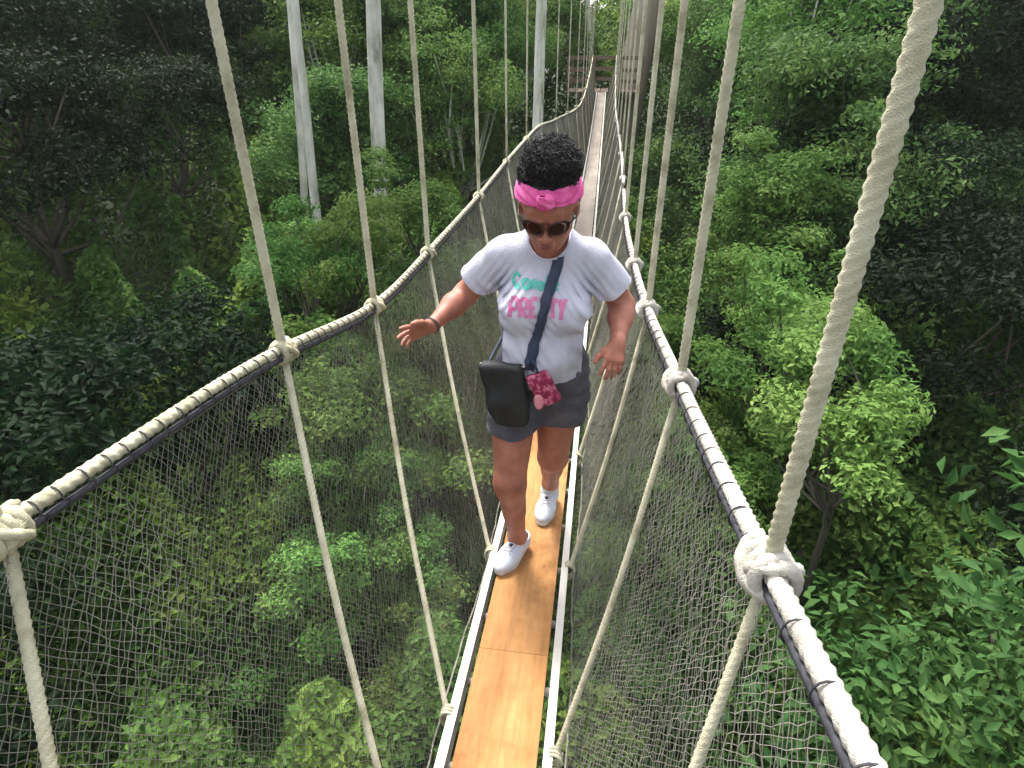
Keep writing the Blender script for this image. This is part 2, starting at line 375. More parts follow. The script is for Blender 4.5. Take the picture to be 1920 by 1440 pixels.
def crown_data(rg, R, H, nclump, nleaf, size, droop=.0, cr=(.45, .95)):
    d = rg.normal(0, 1, (nclump, 3)); d /= np.linalg.norm(d, axis=1)[:, None]; d[:, 2] = np.where(d[:, 2] < -.35, -d[:, 2], d[:, 2])
    rad = rg.uniform(.35, 1.0, nclump)**.6
    lump = 1+.42*np.sin(d[:, 0]*3.1+rg.uniform(0, 6))*np.cos(d[:, 1]*2.7+rg.uniform(0, 6))
    C = d*rad[:, None]*lump[:, None]*np.array([R, R, H]); r = rg.uniform(cr[0]*.6, cr[1]*1.15, nclump)*R*.36
    w = r**2/np.sum(r**2); own = rg.choice(nclump, nleaf, p=w)
    e = rg.normal(0, 1, (nleaf, 3)); e /= np.linalg.norm(e, axis=1)[:, None]; e[:, 2] = np.where(rg.random(nleaf) < .72, abs(e[:, 2]), e[:, 2])
    q = rg.uniform(.25, 1.25, nleaf)
    P = C[own]+e*(r[own]*q)[:, None]*np.array([1, 1, .62])
    P += rg.normal(0, .05, P.shape)*R*.4
    if droop: P[:, 2] -= droop*np.linalg.norm(P[:, :2], axis=1)**2/R
    Nn = e*np.array([.6, .6, 1])+np.array([0, 0, .35]); return C, P, Nn
def limbs_geo(C, rg, R, H):
    g = Geo(); k = rg.permutation(len(C))[:14]
    for i in k:
        tip = C[i]; st = np.array([0, 0, -H*1.1+rg.uniform(0, .5)]); mid = (st+tip)/2+rg.normal(0, .12, 3)*R+np.array([0, 0, -.1*R])
        p = smooth_path([st, mid, tip], 5); g.tube(p, np.linspace(.022*R, .006*R, len(p)), 5)
    return g
PROTO = {}
def make_proto(kind, leafmat, bark, R, H, nclump, nleaf, size, seed, trunk_r=.16, **kw):
    rg = np.random.default_rng(seed); C, P, Nn = crown_data(rg, R, H, nclump, nleaf, size, **kw)
    V, F = leaves(P, Nn, size, rg, kw.get('aspect', .45) if False else .45)
    me_c = mesh_np('crown', V, F, M[leafmat], None, False)
    lg = limbs_geo(C, rg, R, H).build('limbs', M[bark])
    g = Geo(); zs = np.linspace(0, 1, 14); wob = np.cumsum(rg.normal(0, .02, (14, 2)), axis=0)*.6; wob -= np.outer(zs, wob[-1])
    g.tube(np.c_[wob[:, 0], wob[:, 1], zs], np.interp(zs, [0, .08, 1], [trunk_r*1.7, trunk_r, trunk_r*.6]), 10)
    tr = g.build('trunk', M[bark])
    PROTO[kind] = (me_c, lg, tr, H)
PV = {}
def clear_of_bridge(kind, x, y, cz, s, sz, rz):
    """move a crown sideways until none of its leaves reach the walkway"""
    if kind not in PV:
        m = PROTO[kind][0].data; a = np.zeros(len(m.vertices)*3, dtype=np.float32); m.vertices.foreach_get('co', a); PV[kind] = a.reshape(-1, 3)[::8]
    c, n_ = math.cos(rz), math.sin(rz); v = PV[kind]*np.array([s, s, s*sz]); vx = v[:, 0]*c-v[:, 1]*n_; vy = v[:, 0]*n_+v[:, 1]*c+y; vz = v[:, 2]+cz
    lim = np.where(vy < 6, deck(vy)-.45, deck(vy)-.9); m = (vz > lim) & (vy < 27.5) & (vy > -1); mr = 1.75
    if y > 34: return x
    for k in range(40):
        if not (m & (vx+x > (-.95 if x < .5 else -.9)) & (vx+x < (.95 if x < .5 else mr))).any(): break
        x += .25 if x > .5 else -.25
    return x
def place_tree(kind, x, y, cz, s=1., sz=1., name='forest_tree', label='', group=None, rz=None, lean=(0, 0), tr_s=1.):
    rz = rz if rz is not None else random.uniform(0, 6.28); x = clear_of_bridge(kind, x, y, cz, s, sz, rz)
    cr_, lg, tr, H = PROTO[kind]; z0 = gz(x, y)-.2; L = cz-z0
    root = tag(empty(name, (x, y, z0), rz if rz is not None else random.uniform(0, 6.28)), label, 'tree', group)
    first = cr_.parent is None
    ob = []
    for o in (tr, lg, cr_):
        c = o if first else o.copy()
        if not first: COL.objects.link(c)
        c.parent = root; ob.append(c)
    t, l, c = ob
    t.scale = (tr_s, tr_s, L-H*s*sz*.9); l.location = (0, 0, L); l.scale = (s, s, s*sz); c.location = (0, 0, L); c.scale = (s, s, s*sz)
    if lean != (0, 0): root.rotation_euler = (lean[0], lean[1], root.rotation_euler.z)
    return root
make_proto('round', 'leaf_mid', 'bark_dark', 2.5, 2.4, 58, 21000, .125, 1)
make_proto('fine', 'leaf_olive', 'bark_pale', 2.3, 2.1, 60, 19000, .095, 2, droop=.1)
make_proto('bright', 'leaf_bright', 'bark_dark', 1.8, 1.8, 44, 16000, .12, 3)
make_proto('dark', 'leaf_dark', 'bark_dark', 2.6, 2.7, 60, 21000, .13, 4)
make_proto('tall', 'leaf_mid', 'bark_pale', 2.0, 3.0, 60, 19000, .115, 5, cr=(.5, 1.0))
make_proto('side_shade', 'leaf_side_shade', 'bark_dark', 2.6, 2.3, 50, 16000, .15, 6)  # side tree whose shade is put into its leaf colour
make_proto('small_round', 'leaf_mid', 'bark_dark', 1.15, 1.2, 26, 7000, .085, 11, trunk_r=.07)
make_proto('small_fine', 'leaf_olive', 'bark_pale', 1.05, 1.15, 26, 7500, .070, 12, trunk_r=.06)
make_proto('small_bright', 'leaf_bright', 'bark_dark', .95, 1.0, 22, 6000, .080, 13, trunk_r=.06)
make_proto('small_dark', 'leaf_dark', 'bark_dark', 1.15, 1.2, 26, 7000, .085, 14, trunk_r=.07)
KIND_WORD = {'round': 'mid green', 'fine': 'olive green fine-leaved', 'bright': 'bright green', 'dark': 'dark green', 'tall': 'tall mid green', 'side_shade': 'shade-coloured dark green'}
# chosen trees that the photograph singles out: kind, x, y, crown z, scale, label
def pix(px, py, y):                # where a sight line of the survey meets the distance y (used to space the trees)
    F_ = 1130; P_ = math.radians(28.7); Y_ = math.radians(8.06); r = px-960; u = 720-py
    fw = F_*math.cos(P_)+u*math.sin(P_); dz = u*math.cos(P_)-F_*math.sin(P_)
    dx = -fw*math.sin(Y_)+r*math.cos(Y_); dy = fw*math.cos(Y_)+r*math.sin(Y_); s = y/dy
    return .196+dx*s, y, dz*s
special = [
 ('bright', 785, 395, 12, .45, 'bright green bushy tree in front of the thick pale trunk'),
 ('bright', 640, 480, 9.5, .45, 'bright leafy tree just above the left handrail'),
 ('bright', 1335, 660, 6.5, .42, 'vivid green leafy tree right of the large right hand knot'),
 ('bright', 1310, 410, 11, .62, 'bright green crown seen between the right hangers'),
 ('bright', 600, 1060, 5.2, .36, 'bright low crown behind the left net by the bottom hanger'),
 ('bright', 700, 1330, 4.6, .3, 'small bright crown low behind the left net'),
 ('bright', 1330, 1400, 4.2, .3, 'small bright crown low beyond the right net'),
 ('fine', 880, 690, 8, .5, 'yellow green tree behind the left net beside the walker'),
 ('fine', 860, 215, 19, 1.0, 'olive green loose tree behind the left hangers'),
 ('fine', 1070, 90, 27, 1.0, 'olive tree left of the far platform'),
 ('bright', 1010, 50, 30, 1.3, 'tall bright crown at the top behind the hangers'),
 ('tall', 870, 60, 24, 1.0, 'tall mid green tree between the thin pale trunks'),
 ('dark', 750, 150, 21, .9, 'dark green tree behind the thick pale trunk'),
 ('tall', 620, 90, 20, 1.0, 'tall green tree at the upper left of the left hangers'),
 ('dark', 640, 290, 16.5, .75, 'dark shaded tree below the twin pale trunks'),
 ('round', 565, 520, 9.5, .45, 'mid green tree left of the first hanger'),
 ('dark', 790, 590, 9.5, .45, 'dark green crown under the left handrail behind the outstretched arm'),
 ('dark', 1300, 300, 13, .8, 'dark crown between the two nearest right hangers'),
 ('tall', 1320, 80, 17, 1.0, 'tall green tree at the upper right beyond the hangers'),
 ('dark', 1290, 150, 24, .9, 'dark green tree right of the big brown trunk'),
 ('bright', 1300, 20, 26, 1.1, 'bright crown at the top right behind the hangers'),
 ('round', 610, 760, 7, .42, 'mid green tree close behind the top of the left net, left of the second hanger'),
 ('fine', 660, 930, 6, .36, 'olive green fine leaved crown low behind the left net between two hangers'),
 ('round', 790, 830, 7, .40, 'mid green crown behind the left net beside the black bag'),
 ('bright', 800, 1010, 5.6, .28, 'fresh green small crown behind the left net beside the front shoe'),
 ('round', 610, 1230, 4.8, .34, 'mid green leafy crown low behind the left net near the frame bottom'),
 ('fine', 790, 1240, 4.4, .28, 'olive green crown low between the left net and the boards'),
 ('round', 1250, 960, 5.6, .34, 'mid green crown behind the right net below the large knot'),
 ('fine', 1330, 1100, 5, .32, 'olive green crown low behind the right net'),
 ('round', 1180, 1180, 4.8, .28, 'mid green crown seen through the right net beside the lower rope'),
 ('dark', 1240, 1330, 4.4, .28, 'dark green crown low beyond the right net'),
 ('bright', 1345, 880, 6.2, .32, 'fresh green crown just outside the right handrail'),
 ('bright', 1352, 790, 5.2, .40, 'vivid green crown close outside the right handrail beside the big white knot'),
 ('bright', 1345, 610, 8.5, .44, 'bright green crown beyond the right handrail between the two nearest hangers'),
 ('round', 1290, 560, 10, .44, 'mid green crown just right of the knots on the right handrail'),
 ('bright', 600, 900, 6, .30, 'fresh green crown behind the left net at the left, above the low bright crown'),
 ('round', 690, 1080, 5.4, .34, 'mid green crown behind the left net midway between the two long lower ropes'),
 ('fine', 590, 1380, 4.4, .30, 'olive green crown at the lower left behind the net bottom'),
 ('round', 880, 830, 7.5, .36, 'mid green crown behind the left net just left of the front leg'),
 ('round', 700, 700, 8, .42, 'mid green crown behind the left net beneath the outstretched hand'),
 ('bright', 740, 880, 6.4, .28, 'light green crown behind the left net right of the second lower rope'),
 ('fine', 1290, 860, 6.5, .32, 'olive green crown behind the right net just under the handrail'),
 ('round', 1340, 1260, 4.6, .32, 'mid green crown low behind the right net at the right'),
 ('round', 960, 130, 22, 1.0, 'rounded green crown above the left handrail'),
]
for kd, px, py, yd, s, lab in special:
    x, y, z = pix(px, py, yd)
    if s < .46: kd = 'small_'+kd; s *= 2.1
    place_tree(kd, x, y, z-.2, s*1.15, 1, 'forest_tree', lab)
def sight(x, y, z):
    x -= .196; sp_, cp_ = math.sin(math.radians(28.7)), math.cos(math.radians(28.7)); sy_, cy_ = math.sin(math.radians(8.06)), math.cos(math.radians(8.06))
    r = x*cy_+y*sy_; fw = -x*sy_+y*cy_; d = fw*cp_-z*sp_; u = fw*sp_+z*cp_; return 960+1130*r/d, 720-1130*u/d
# the rest of the canopy on a jittered grid
occupied = [(pix(p[1], p[2], p[3])[0], p[3]) for p in special]
cnt = 0
for yy in (2.5, 6, 9.5, 13, 17, 21, 26, 31, 37):
    for xx in np.arange(-34, 35, 4.1 if yy < 20 else 5.2):
        x = xx+random.uniform(-1.2, 1.2); y = yy+random.uniform(-1.2, 1.2)
        # only what lies inside the view
        fw = -(x-.196)*.14+y*.99; rt = (x-.196)*.99+y*.14
        if abs(rt) > fw*1.12+5.0: continue
        side_out = abs(x) > 3.2+.36*y and (x < 0 or x > 3+.62*y)
        if any((x-a)**2+(y-c)**2 < 3.0 for a, c in occupied): continue
        cz = canopy(x, y)+random.uniform(-1.2, 1.0)
        if abs(x) < (3.2 if y < 9 else 4.8) and y < 30: cz = min(cz, deck(min(y, 24))-3.9)
        if y > 24 and 1040 < sight(x, y, cz)[0] < 1290: continue
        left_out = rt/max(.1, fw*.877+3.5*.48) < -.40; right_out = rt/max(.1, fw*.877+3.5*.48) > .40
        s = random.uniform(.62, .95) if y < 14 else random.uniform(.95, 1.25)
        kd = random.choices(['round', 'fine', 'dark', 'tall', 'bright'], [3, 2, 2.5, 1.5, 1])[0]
        if left_out or right_out: kd = random.choices(['side_shade', 'dark'], [9, 1])[0]; cz += .5  # outer trees get the leaves with painted-in shade
        if y < 18:
            for _ in range(14):
                p_ = sight(x, y, cz+2.3*s)
                if 430 < p_[0] < 960 and p_[1] < 420: cz -= .4
        sd_ = 'left of' if x < -2.5 else ('right of' if x > 2.5 else 'below')
        dist = 'far' if y > 20 else ('middle distance' if y > 10 else 'near')
        lab = f"{KIND_WORD[kd]} forest tree in the {dist} canopy {sd_} the walkway"
        if dist == 'middle distance': lab = f"{KIND_WORD[kd]} forest tree at middle distance {sd_} the walkway"
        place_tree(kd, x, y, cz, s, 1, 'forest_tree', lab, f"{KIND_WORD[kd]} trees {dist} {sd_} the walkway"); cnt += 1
print('grid trees', cnt)
# pale trunks that rise through the view
def pale_tree(p0, p1, r0, r1, label, bark='bark_pale', down=10, up=6, crown='tall', cs=.9, name='slender_tree'):
    a = np.array(p0); c = np.array(p1); d = (c-a)/np.linalg.norm(c-a)
    base = a-d*down*1.0; base_z = gz(base[0], base[1]); base = a-d*((a[2]-base_z)/d[2]); top = c+d*up
    root = tag(empty(name, base), label, 'tree')
    ts = np.linspace(0, 1, 26); pts = base[None]+(top-base)[None]*ts[:, None]; rg = np.random.default_rng(int(abs(p0[0])*100))
    pts[:, :2] += np.cumsum(rg.normal(0, .012, (26, 2)), axis=0); h0 = (a[2]-base[2])/(top[2]-base[2]); h1 = (c[2]-base[2])/(top[2]-base[2])
    rr = np.interp(ts, [0, h0, h1, 1], [r0*1.35, r0, r1, r1*.8])
    pts -= pts[np.argmin(abs(ts-h0))]-(base+(top-base)*ts[np.argmin(abs(ts-h0))])
    g = Geo(); g.tube(resample(pts, .5)-base, np.interp(np.linspace(0, 1, len(resample(pts, .5))), ts, rr), 14)
    t = g.build('trunk', M[bark], root)
    g = Geo()
    for k in range(9):
        ang = rg.uniform(0, 6.28); q = top-base+np.array([0, 0, rg.uniform(-1, 1)]); e = q+np.array([math.cos(ang)*2, math.sin(ang)*2, rg.uniform(.3, 1.8)])
        pp = smooth_path([q, (q+e)/2+(0, 0, .3), e], 5); g.tube(pp, np.linspace(r1*.5, .02, len(pp)), 6)
    g.build('limbs', M[bark], root)
    o = PROTO[crown][0].copy(); COL.objects.link(o); o.parent = root; o.location = (top-base)+np.array([0, 0, 1.6]); o.scale = (cs,)*3
    return root
pale_tree(pix(714, 400, 14), pix(698, 0, 14.2), .165, .155, 'thick pale straight trunk rising between the two left hangers', up=5)
pale_tree(pix(590, 375, 13), pix(563, 130, 13), .10, .085, 'pale slender trunk, right one of the close pair at the left', up=5)
pale_tree(pix(570, 375, 13.6), pix(548, 100, 13.6), .085, .075, 'pale slender trunk, left one of the close pair at the left', up=5)
pale_tree(pix(1008, 250, 12.5), pix(1017, 0, 12.6), .10, .095, 'white slender trunk standing right behind the left handrail', up=5)
pale_tree(pix(806, 200, 24), pix(802, 0, 24), .075, .07, 'thin pale trunk between the second and third left hangers', up=4)
pale_tree(pix(867, 150, 25), pix(866, 0, 25), .085, .075, 'thin grey green trunk just left of the third left hanger', up=4)
pale_tree(pix(1112, 150, 29), pix(1104, 40, 29), .12, .11, 'grey trunk standing just left of the far platform', up=4)
pale_tree(pix(1186, 150, 26.5), pix(1216, 0, 26.5), .60, .52, 'massive brown leaning trunk beside the far platform', 'bark_brown', up=15, crown='dark', cs=1.5, name='giant_tree')

# undergrowth between and below the crowns: one mass nobody could count
def undergrowth():
    rg = np.random.default_rng(21); PP = []; SS = []; NN = []
    for (x0, x1, y0, y1, n, sz, dz) in ((-9, 9, 1, 12, 230000, .12, 1.3), (-7, 7, 1, 13, 130000, .10, 4), (-24, 26, 3, 27, 230000, .2, 1.6), (-50, 55, 22, 60, 170000, .33, 2.2), (-38, 42, 28, 35, 230000, .27, 3), (-16, 20, 12, 28, 70000, .2, 2)):
        x = rg.uniform(x0, x1, n); y = rg.uniform(y0, y1, n)
        h = np.array([canopy(a, c) for a, c in zip(x, y)])
        if y0 > 20: h = h+1.5+np.clip(y-28, 0, 30)*.12
        h = h-.6+1.0*np.sin(x*1.3+1.2*np.sin(y*.9))*np.cos(y*1.1+x*.35)+.5*np.sin(x*3.7+y*2.9)-rg.exponential(.35, n)
        if dz == 3: h = h-rg.uniform(0, 11, n)+1.2*np.sin(x*.7)*np.sin(x*.23+1)
        if dz == 4: h = h+.2+.5*np.sin(x*2.3+y)*np.sin(y*1.9-x*.7)-rg.exponential(.5, n)
        if dz == 2: h = h-rg.exponential(1.6, n)
        lim = np.where(y > 28, np.where(abs(x-3) < 4, 1.1+.02*(y-28)+1.5*np.sin(x*2.1+.6*y)*np.sin(x*.9+1.2)+.35*np.sin(x*6.1+y)-rg.exponential(.25, n), 99), np.where(abs(x) < 2.5, -4.6, np.where(abs(x) < 4.5, -3.0, 99))); h = np.minimum(h, lim)
        PP.append(np.c_[x, y, h]); SS.append(np.full(n, sz)); gxn = np.cos(x*1.3)*.6; NN.append(np.c_[-gxn, -.4*np.ones(n), np.ones(n)])
    V, F = leaves(np.concatenate(PP), np.concatenate(NN), np.concatenate(SS), rg, .5)
    return V, F
V, F = undergrowth()
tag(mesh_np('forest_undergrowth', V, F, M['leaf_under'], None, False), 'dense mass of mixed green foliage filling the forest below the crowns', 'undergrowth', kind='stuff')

# ---------------------------------------------------------------- person (signed distance field turned into one continuous mesh)
def rc(a, b_, r1, r2): return ('c', np.array(a, float), np.array(b_, float), r1, r2)
def el(c, r, R=None): return ('e', np.array(c, float), np.array(r, float), R)
def d_prim(p, P):
    if p[0] == 'c':
        a, b_, r1, r2 = p[1:]; ab = b_-a; t = np.clip(((P-a)@ab)/(ab@ab), 0, 1); return np.linalg.norm(P-a-t[:, None]*ab, axis=1)-(r1+(r2-r1)*t)
    c, r, R = p[1:]; q = P-c
    if R is not None: q = q@R
    k0 = np.linalg.norm(q/r, axis=1); k1 = np.linalg.norm(q/(r*r), axis=1); return k0*(k0-1)/np.maximum(k1, 1e-9)
def smin(a, b_, k):
    h = np.clip(.5+.5*(b_-a)/k, 0, 1); return b_+(a-b_)*h-k*h*(1-h)
def sdf(groups, P):
    """groups: list of (op, k, prims): op '+' smooth union, '-' smooth subtraction"""
    d = np.full(len(P), 9.)
    for op, k, prims in groups:
        for p in prims:
            q = d_prim(p, P)
            d = smin(d, q, k) if op == '+' else -smin(-d, q, k)
    return d
def surface(fn, lo, hi, h):
    """sparse surface nets"""
    lo = np.array(lo, float); n = (np.ceil((np.array(hi)-lo)/h/4).astype(int))*4
    nb = n//4; ax = [lo[i]+(np.arange(nb[i])*4+2)*h for i in range(3)]
    G = np.stack(np.meshgrid(*ax, indexing='ij'), -1).reshape(-1, 3); dc = fn(G).reshape(nb)
    D = np.repeat(np.repeat(np.repeat(dc, 4, 0), 4, 1), 4, 2).astype(np.float32)
    act = np.argwhere(abs(dc) < h*4*1.3)
    o4 = np.stack(np.meshgrid(*[np.arange(4)]*3, indexing='ij'), -1).reshape(-1, 3)
    I = (act[:, None]*4+o4[None]).reshape(-1, 3)
    for s in range(0, len(I), 400000):
        J = I[s:s+400000]; D[J[:, 0], J[:, 1], J[:, 2]] = fn(lo+J*h)
    S = D < 0
    c = S[:-1, :-1, :-1].astype(np.int8)
    for dx in (0, 1):
        for dy in (0, 1):
            for dz in (0, 1):
                if dx+dy+dz: c = c+S[dx:S.shape[0]-1+dx, dy:S.shape[1]-1+dy, dz:S.shape[2]-1+dz]
    cells = np.argwhere((c > 0) & (c < 8)); idx = np.full(c.shape, -1, np.int32); idx[tuple(cells.T)] = np.arange(len(cells))
    corners = [(0, 0, 0), (1, 0, 0), (0, 1, 0), (1, 1, 0), (0, 0, 1), (1, 0, 1), (0, 1, 1), (1, 1, 1)]
    val = np.stack([D[cells[:, 0]+a, cells[:, 1]+b_, cells[:, 2]+e] for a, b_, e in corners], 1)
    acc = np.zeros((len(cells), 3)); num = np.zeros(len(cells))
    for i in range(8):
        for j in range(i+1, 8):
            a, b_ = np.array(corners[i]), np.array(corners[j])
            if abs(a-b_).sum() != 1: continue
            va, vb = val[:, i], val[:, j]; m = (va < 0) != (vb < 0); t = np.where(m, va/np.where(m, va-vb, 1), 0)
            acc += np.where(m[:, None], a+(b_-a)*t[:, None], 0); num += m
    V = lo+(cells+acc/num[:, None])*h
    F = []
    for axis in range(3):
        sl1 = [slice(None)]*3; sl2 = [slice(None)]*3; sl1[axis] = slice(0, -1); sl2[axis] = slice(1, None)
        s1 = S[tuple(sl1)]; s2 = S[tuple(sl2)]; E = np.argwhere(s1 != s2)
        u, w = (axis+1) % 3, (axis+2) % 3
        ok = (E[:, u] > 0) & (E[:, w] > 0) & (E[:, u] < c.shape[u]) & (E[:, w] < c.shape[w]) & (E[:, axis] < c.shape[axis]); E = E[ok]
        def at(du, dw):
            q = E.copy(); q[:, u] += du; q[:, w] += dw; return idx[q[:, 0], q[:, 1], q[:, 2]]
        quad = np.stack([at(-1, -1), at(0, -1), at(0, 0), at(-1, 0)], 1)
        flip = ~s1[E[:, 0], E[:, 1], E[:, 2]]; quad[flip] = quad[flip][:, ::-1]; F.append(quad)
    return V, np.concatenate(F)
def noise3(P, f, seed=0):
    """cheap smooth vector of sines used for cloth folds"""
    x, y, z = P[:, 0]*f+seed, P[:, 1]*f+seed*1.7, P[:, 2]*f+seed*2.3
    return (np.sin(x+1.7*np.sin(z*.7))+np.sin(y*1.3+x*.5+1.1*np.sin(x*.9))+np.sin(z*.9-x*.6+y*.4))/3

person = tag(empty('person', (-.02, 1.98, deck(1.98))), 'woman in white printed T-shirt, dark shorts and pink headband stepping carefully along the board walkway', 'person')
def ppart(o, parent=None): 
    o.parent = person; o.location = -person.location; return o
# head frame
HC = np.array([.047, 1.835, -.398]); tilt = math.radians(28); HSC = 1.10
hu = np.array([0, -math.sin(tilt), math.cos(tilt)]); hf = np.array([0, -math.cos(tilt), -math.sin(tilt)]); hx = np.array([1., 0, 0])
RH_ = np.stack([hx, -hf, hu], 1)                      # columns: right(+x), back, up
def hp(x, f, u): return HC+(hx*x+hf*f+hu*u)*HSC
def hel(x, f, u, rx, rf, ru): return el(hp(x, f, u), (rx*HSC, rf*HSC, ru*HSC), RH_)
head = [
 ('+', .02, [hel(0, -.015, .03, .076, .094, .088), hel(0, .022, -.03, .062, .062, .085), rc(hp(0, .055, -.088), hp(0, .05, -.08), .024, .026),
             rc(hp(-.045, .01, -.06), hp(-.02, .05, -.09), .022, .02), rc(hp(.045, .01, -.06), hp(.02, .05, -.09), .022, .02),
             hel(-.036, .055, -.028, .022, .02, .022), hel(.036, .055, -.028, .022, .02, .022), hel(0, .068, .03, .05, .02, .03)]),
 ('+', .008, [rc(hp(0, .085, .0), hp(0, .100, -.032), .008, .012), hel(-.013, .093, -.036, .009, .010, .008), hel(.013, .093, -.036, .009, .010, .008),
              rc(hp(-.018, .083, -.060), hp(.018, .083, -.060), .007, .007), rc(hp(-.015, .080, -.073), hp(.015, .080, -.073), .008, .008),
              rc(hp(-.04, .078, .018), hp(-.015, .088, .02), .007, .007), rc(hp(.04, .078, .018), hp(.015, .088, .02), .007, .007)]),
 ('-', .006, [hel(-.03, .097, 0, .014, .01, .008), hel(.03, .097, 0, .014, .01, .008)]),
 ('+', .004, [hel(-.03, .080, -.001, .0125, .0115, .010), hel(.03, .080, -.001, .0125, .0115, .010)]),
 ('-', .002, [rc(hp(-.019, .095, -.0665), hp(.019, .095, -.0665), .0028, .0028)]),
 ('+', .006, [hel(-.077, -.005, -.008, .008, .019, .031), hel(.077, -.005, -.008, .008, .019, .031)]),
]
SR, SL = np.array([-.125, 1.965, -.597]), np.array([.197, 1.97, -.597])
ER, WR = np.array([-.262, 2.03, -.765]), np.array([-.345, 1.84, -.815])
EL_, WL = np.array([.30, 2.03, -.775]), np.array([.288, 1.85, -.84])
HIPR, KNR, ANR = np.array([-.07, 1.98, -1.10]), np.array([-.078, 1.875, -1.47]), np.array([-.058, 1.955, -1.835])
HIPL, KNL, ANL = np.array([.095, 2.0, -1.10]), np.array([.075, 2.085, -1.48]), np.array([.052, 2.345, -1.825])
torso = [el((.015, 1.99, -1.03), (.155, .115, .12)), el((.022, 1.96, -.90), (.138, .105, .13)), el((.035, 1.955, -.72), (.143, .10, .16)),
         rc(SR+(.03, 0, 0), SL-(.03, 0, 0), .055, .055), rc((.04, 1.965, -.60), (.045, 1.91, -.47), .055, .05), rc((-.05, 1.965, -.575), (.04, 1.955, -.535), .035, .045), rc((.13, 1.965, -.575), (.045, 1.955, -.535), .035, .045)]
bust = [el((-.035, 1.885, -.745), (.070, .065, .065)), el((.108, 1.885, -.745), (.070, .065, .065)), el((.022, 1.905, -.94), (.105, .075, .09))]
def hand_prims(W, d, thumb, up, spread, curl, flip=1.):
    """W wrist, d finger direction, thumb = direction towards the thumb side, up = back of the hand"""
    K = .88; d = d/np.linalg.norm(d); thumb = thumb-d*thumb.dot(d); thumb /= np.linalg.norm(thumb); up = np.cross(d, thumb)*flip
    def q(a, b_, c): return W+(d*a+thumb*b_+up*c)*K
    palm = [rc(q(-.01, 0, 0), q(.02, 0, 0), .022, .021)]+[rc(q(.012, t*.45, 0), q(.078-abs(t-.008)*.25, t, 0), .015, .0115) for t in (.030, .011, -.008, -.026)]
    fin = []
    for i, (t, L) in enumerate(((.030, .066), (.011, .075), (-.008, .070), (-.026, .054))):
        base = q(.080-abs(t-.008)*.25, t, 0); a = spread*(t-.002)/.028; dd = d*math.cos(a)+thumb*math.sin(a); p = base; ang = curl[i]*.35
        r = .0086 if i < 3 else .0074
        for seg, f in enumerate((.45, .31, .24)):
            e = p+(dd*math.cos(ang)-up*math.sin(ang))*L*f*K; fin.append((i, rc(p, e, r-seg*.0007, r-(seg+1)*.0007))); p = e; ang += curl[i]*.5
    b0 = q(.018, .016, -.004); b1 = q(.045, .044, -.010); b2 = q(.070, .060, -.016); b3 = q(.092, .066, -.020)
    th = [rc(b0, b1, .015, .012), rc(b1, b2, .0115, .0098), rc(b2, b3, .0098, .008)]
    return palm, fin, th
dR = np.array([-.105, -.10, -.012]); palmR, finR, thR = hand_prims(WR, dR, np.array([.15, -.35, 1.]), None, .36, (.2, .35, .55, .7), 1)
dL = np.array([-.015, -.10, -.085]); palmL, finL, thL = hand_prims(WL, dL, np.array([-1., -.2, .2]), None, .14, (.6, .8, .9, 1.0), -1)
armR = [rc(SR, ER, .052, .040), rc(ER, ER+(WR-ER)*.35, .038, .039), rc(ER+(WR-ER)*.35, WR, .039, .023)]
armL = [rc(SL, EL_, .052, .040), rc(EL_, EL_+(WL-EL_)*.35, .038, .039), rc(EL_+(WL-EL_)*.35, WL, .039, .023)]
def leg(h, k, a, s):
    f = np.array([0, -.012, 0]); bk = np.array([0, .03, .0])
    return [rc(h, k, .096, .062), rc(k+f, k+(a-k)*.12+f, .056, .050), rc(k+(a-k)*.08, a, .056, .036), rc(k+(a-k)*.15+bk, k+(a-k)*.5+bk*.5, .048, .040), rc(a, a+(0, .0, -.02), .036, .036)]
def foot_dirs(heel, toe): d = toe-heel; return d/np.linalg.norm(d)
toeR, heelR = np.array([-.118, 1.80, 0]), np.array([-.035, 2.005, 0]); toeL, heelL = np.array([.030, 2.15, 0]), np.array([.055, 2.385, 0])
for v in (toeR, heelR, toeL, heelL): v[2] = deck(v[1])
footR = [rc(heelR*.82+toeR*.18+(0, 0, .042), toeR*.65+heelR*.35+(0, 0, .030), .028, .018)]; footL = [rc(heelL*.82+toeL*.18+(0, 0, .042), toeL*.65+heelL*.35+(0, 0, .030), .028, .018)]
body = head[:1]+[('+', .045, torso), ('+', .03, bust), ('+', .03, armR+armL+leg(HIPR, KNR, ANR, 0)+leg(HIPL, KNL, ANL, 1)), ('+', .008, footR+footL)]+head[1:]
def merge_hand(d, P, palm, fin, th):
    m = np.linalg.norm(P-palm[0][1], axis=1) < .26
    if not m.any(): return d
    Q = P[m]; h = np.full(len(Q), 9.)
    for p in palm: h = smin(h, d_prim(p, Q), .012)
    for i in range(4):
        f = np.full(len(Q), 9.)
        for k, p in fin:
            if k == i: f = smin(f, d_prim(p, Q), .004)
        h = smin(h, f, .005)
    t = np.full(len(Q), 9.)
    for p in th: t = smin(t, d_prim(p, Q), .006)
    h = smin(h, t, .010); d[m] = smin(d[m], h, .012); return d
def body_fn(P):
    d = sdf(body, P); d = merge_hand(d, P, palmR, finR, thR); return merge_hand(d, P, palmL, finL, thL)
V, F = surface(body_fn, (-.56, 1.60, -2.0), (.40, 2.50, -.25), .0034)
sk, nt, b = new_mat('skin'); nz, cr = noise_ramp(nt, 9, [(.3, (.24, .080, .048)), (.5, (.36, .135, .088)), (.75, (.47, .20, .145))], 6)
nt.links.new(cr.outputs[0], b.inputs['Base Color']); b.inputs['Roughness'].default_value = .55; b.inputs['Subsurface Weight'].default_value = .12
b.inputs['Subsurface Radius'].default_value = (.012, .004, .002)
body_o = ppart(mesh_np('body', V, F, sk))
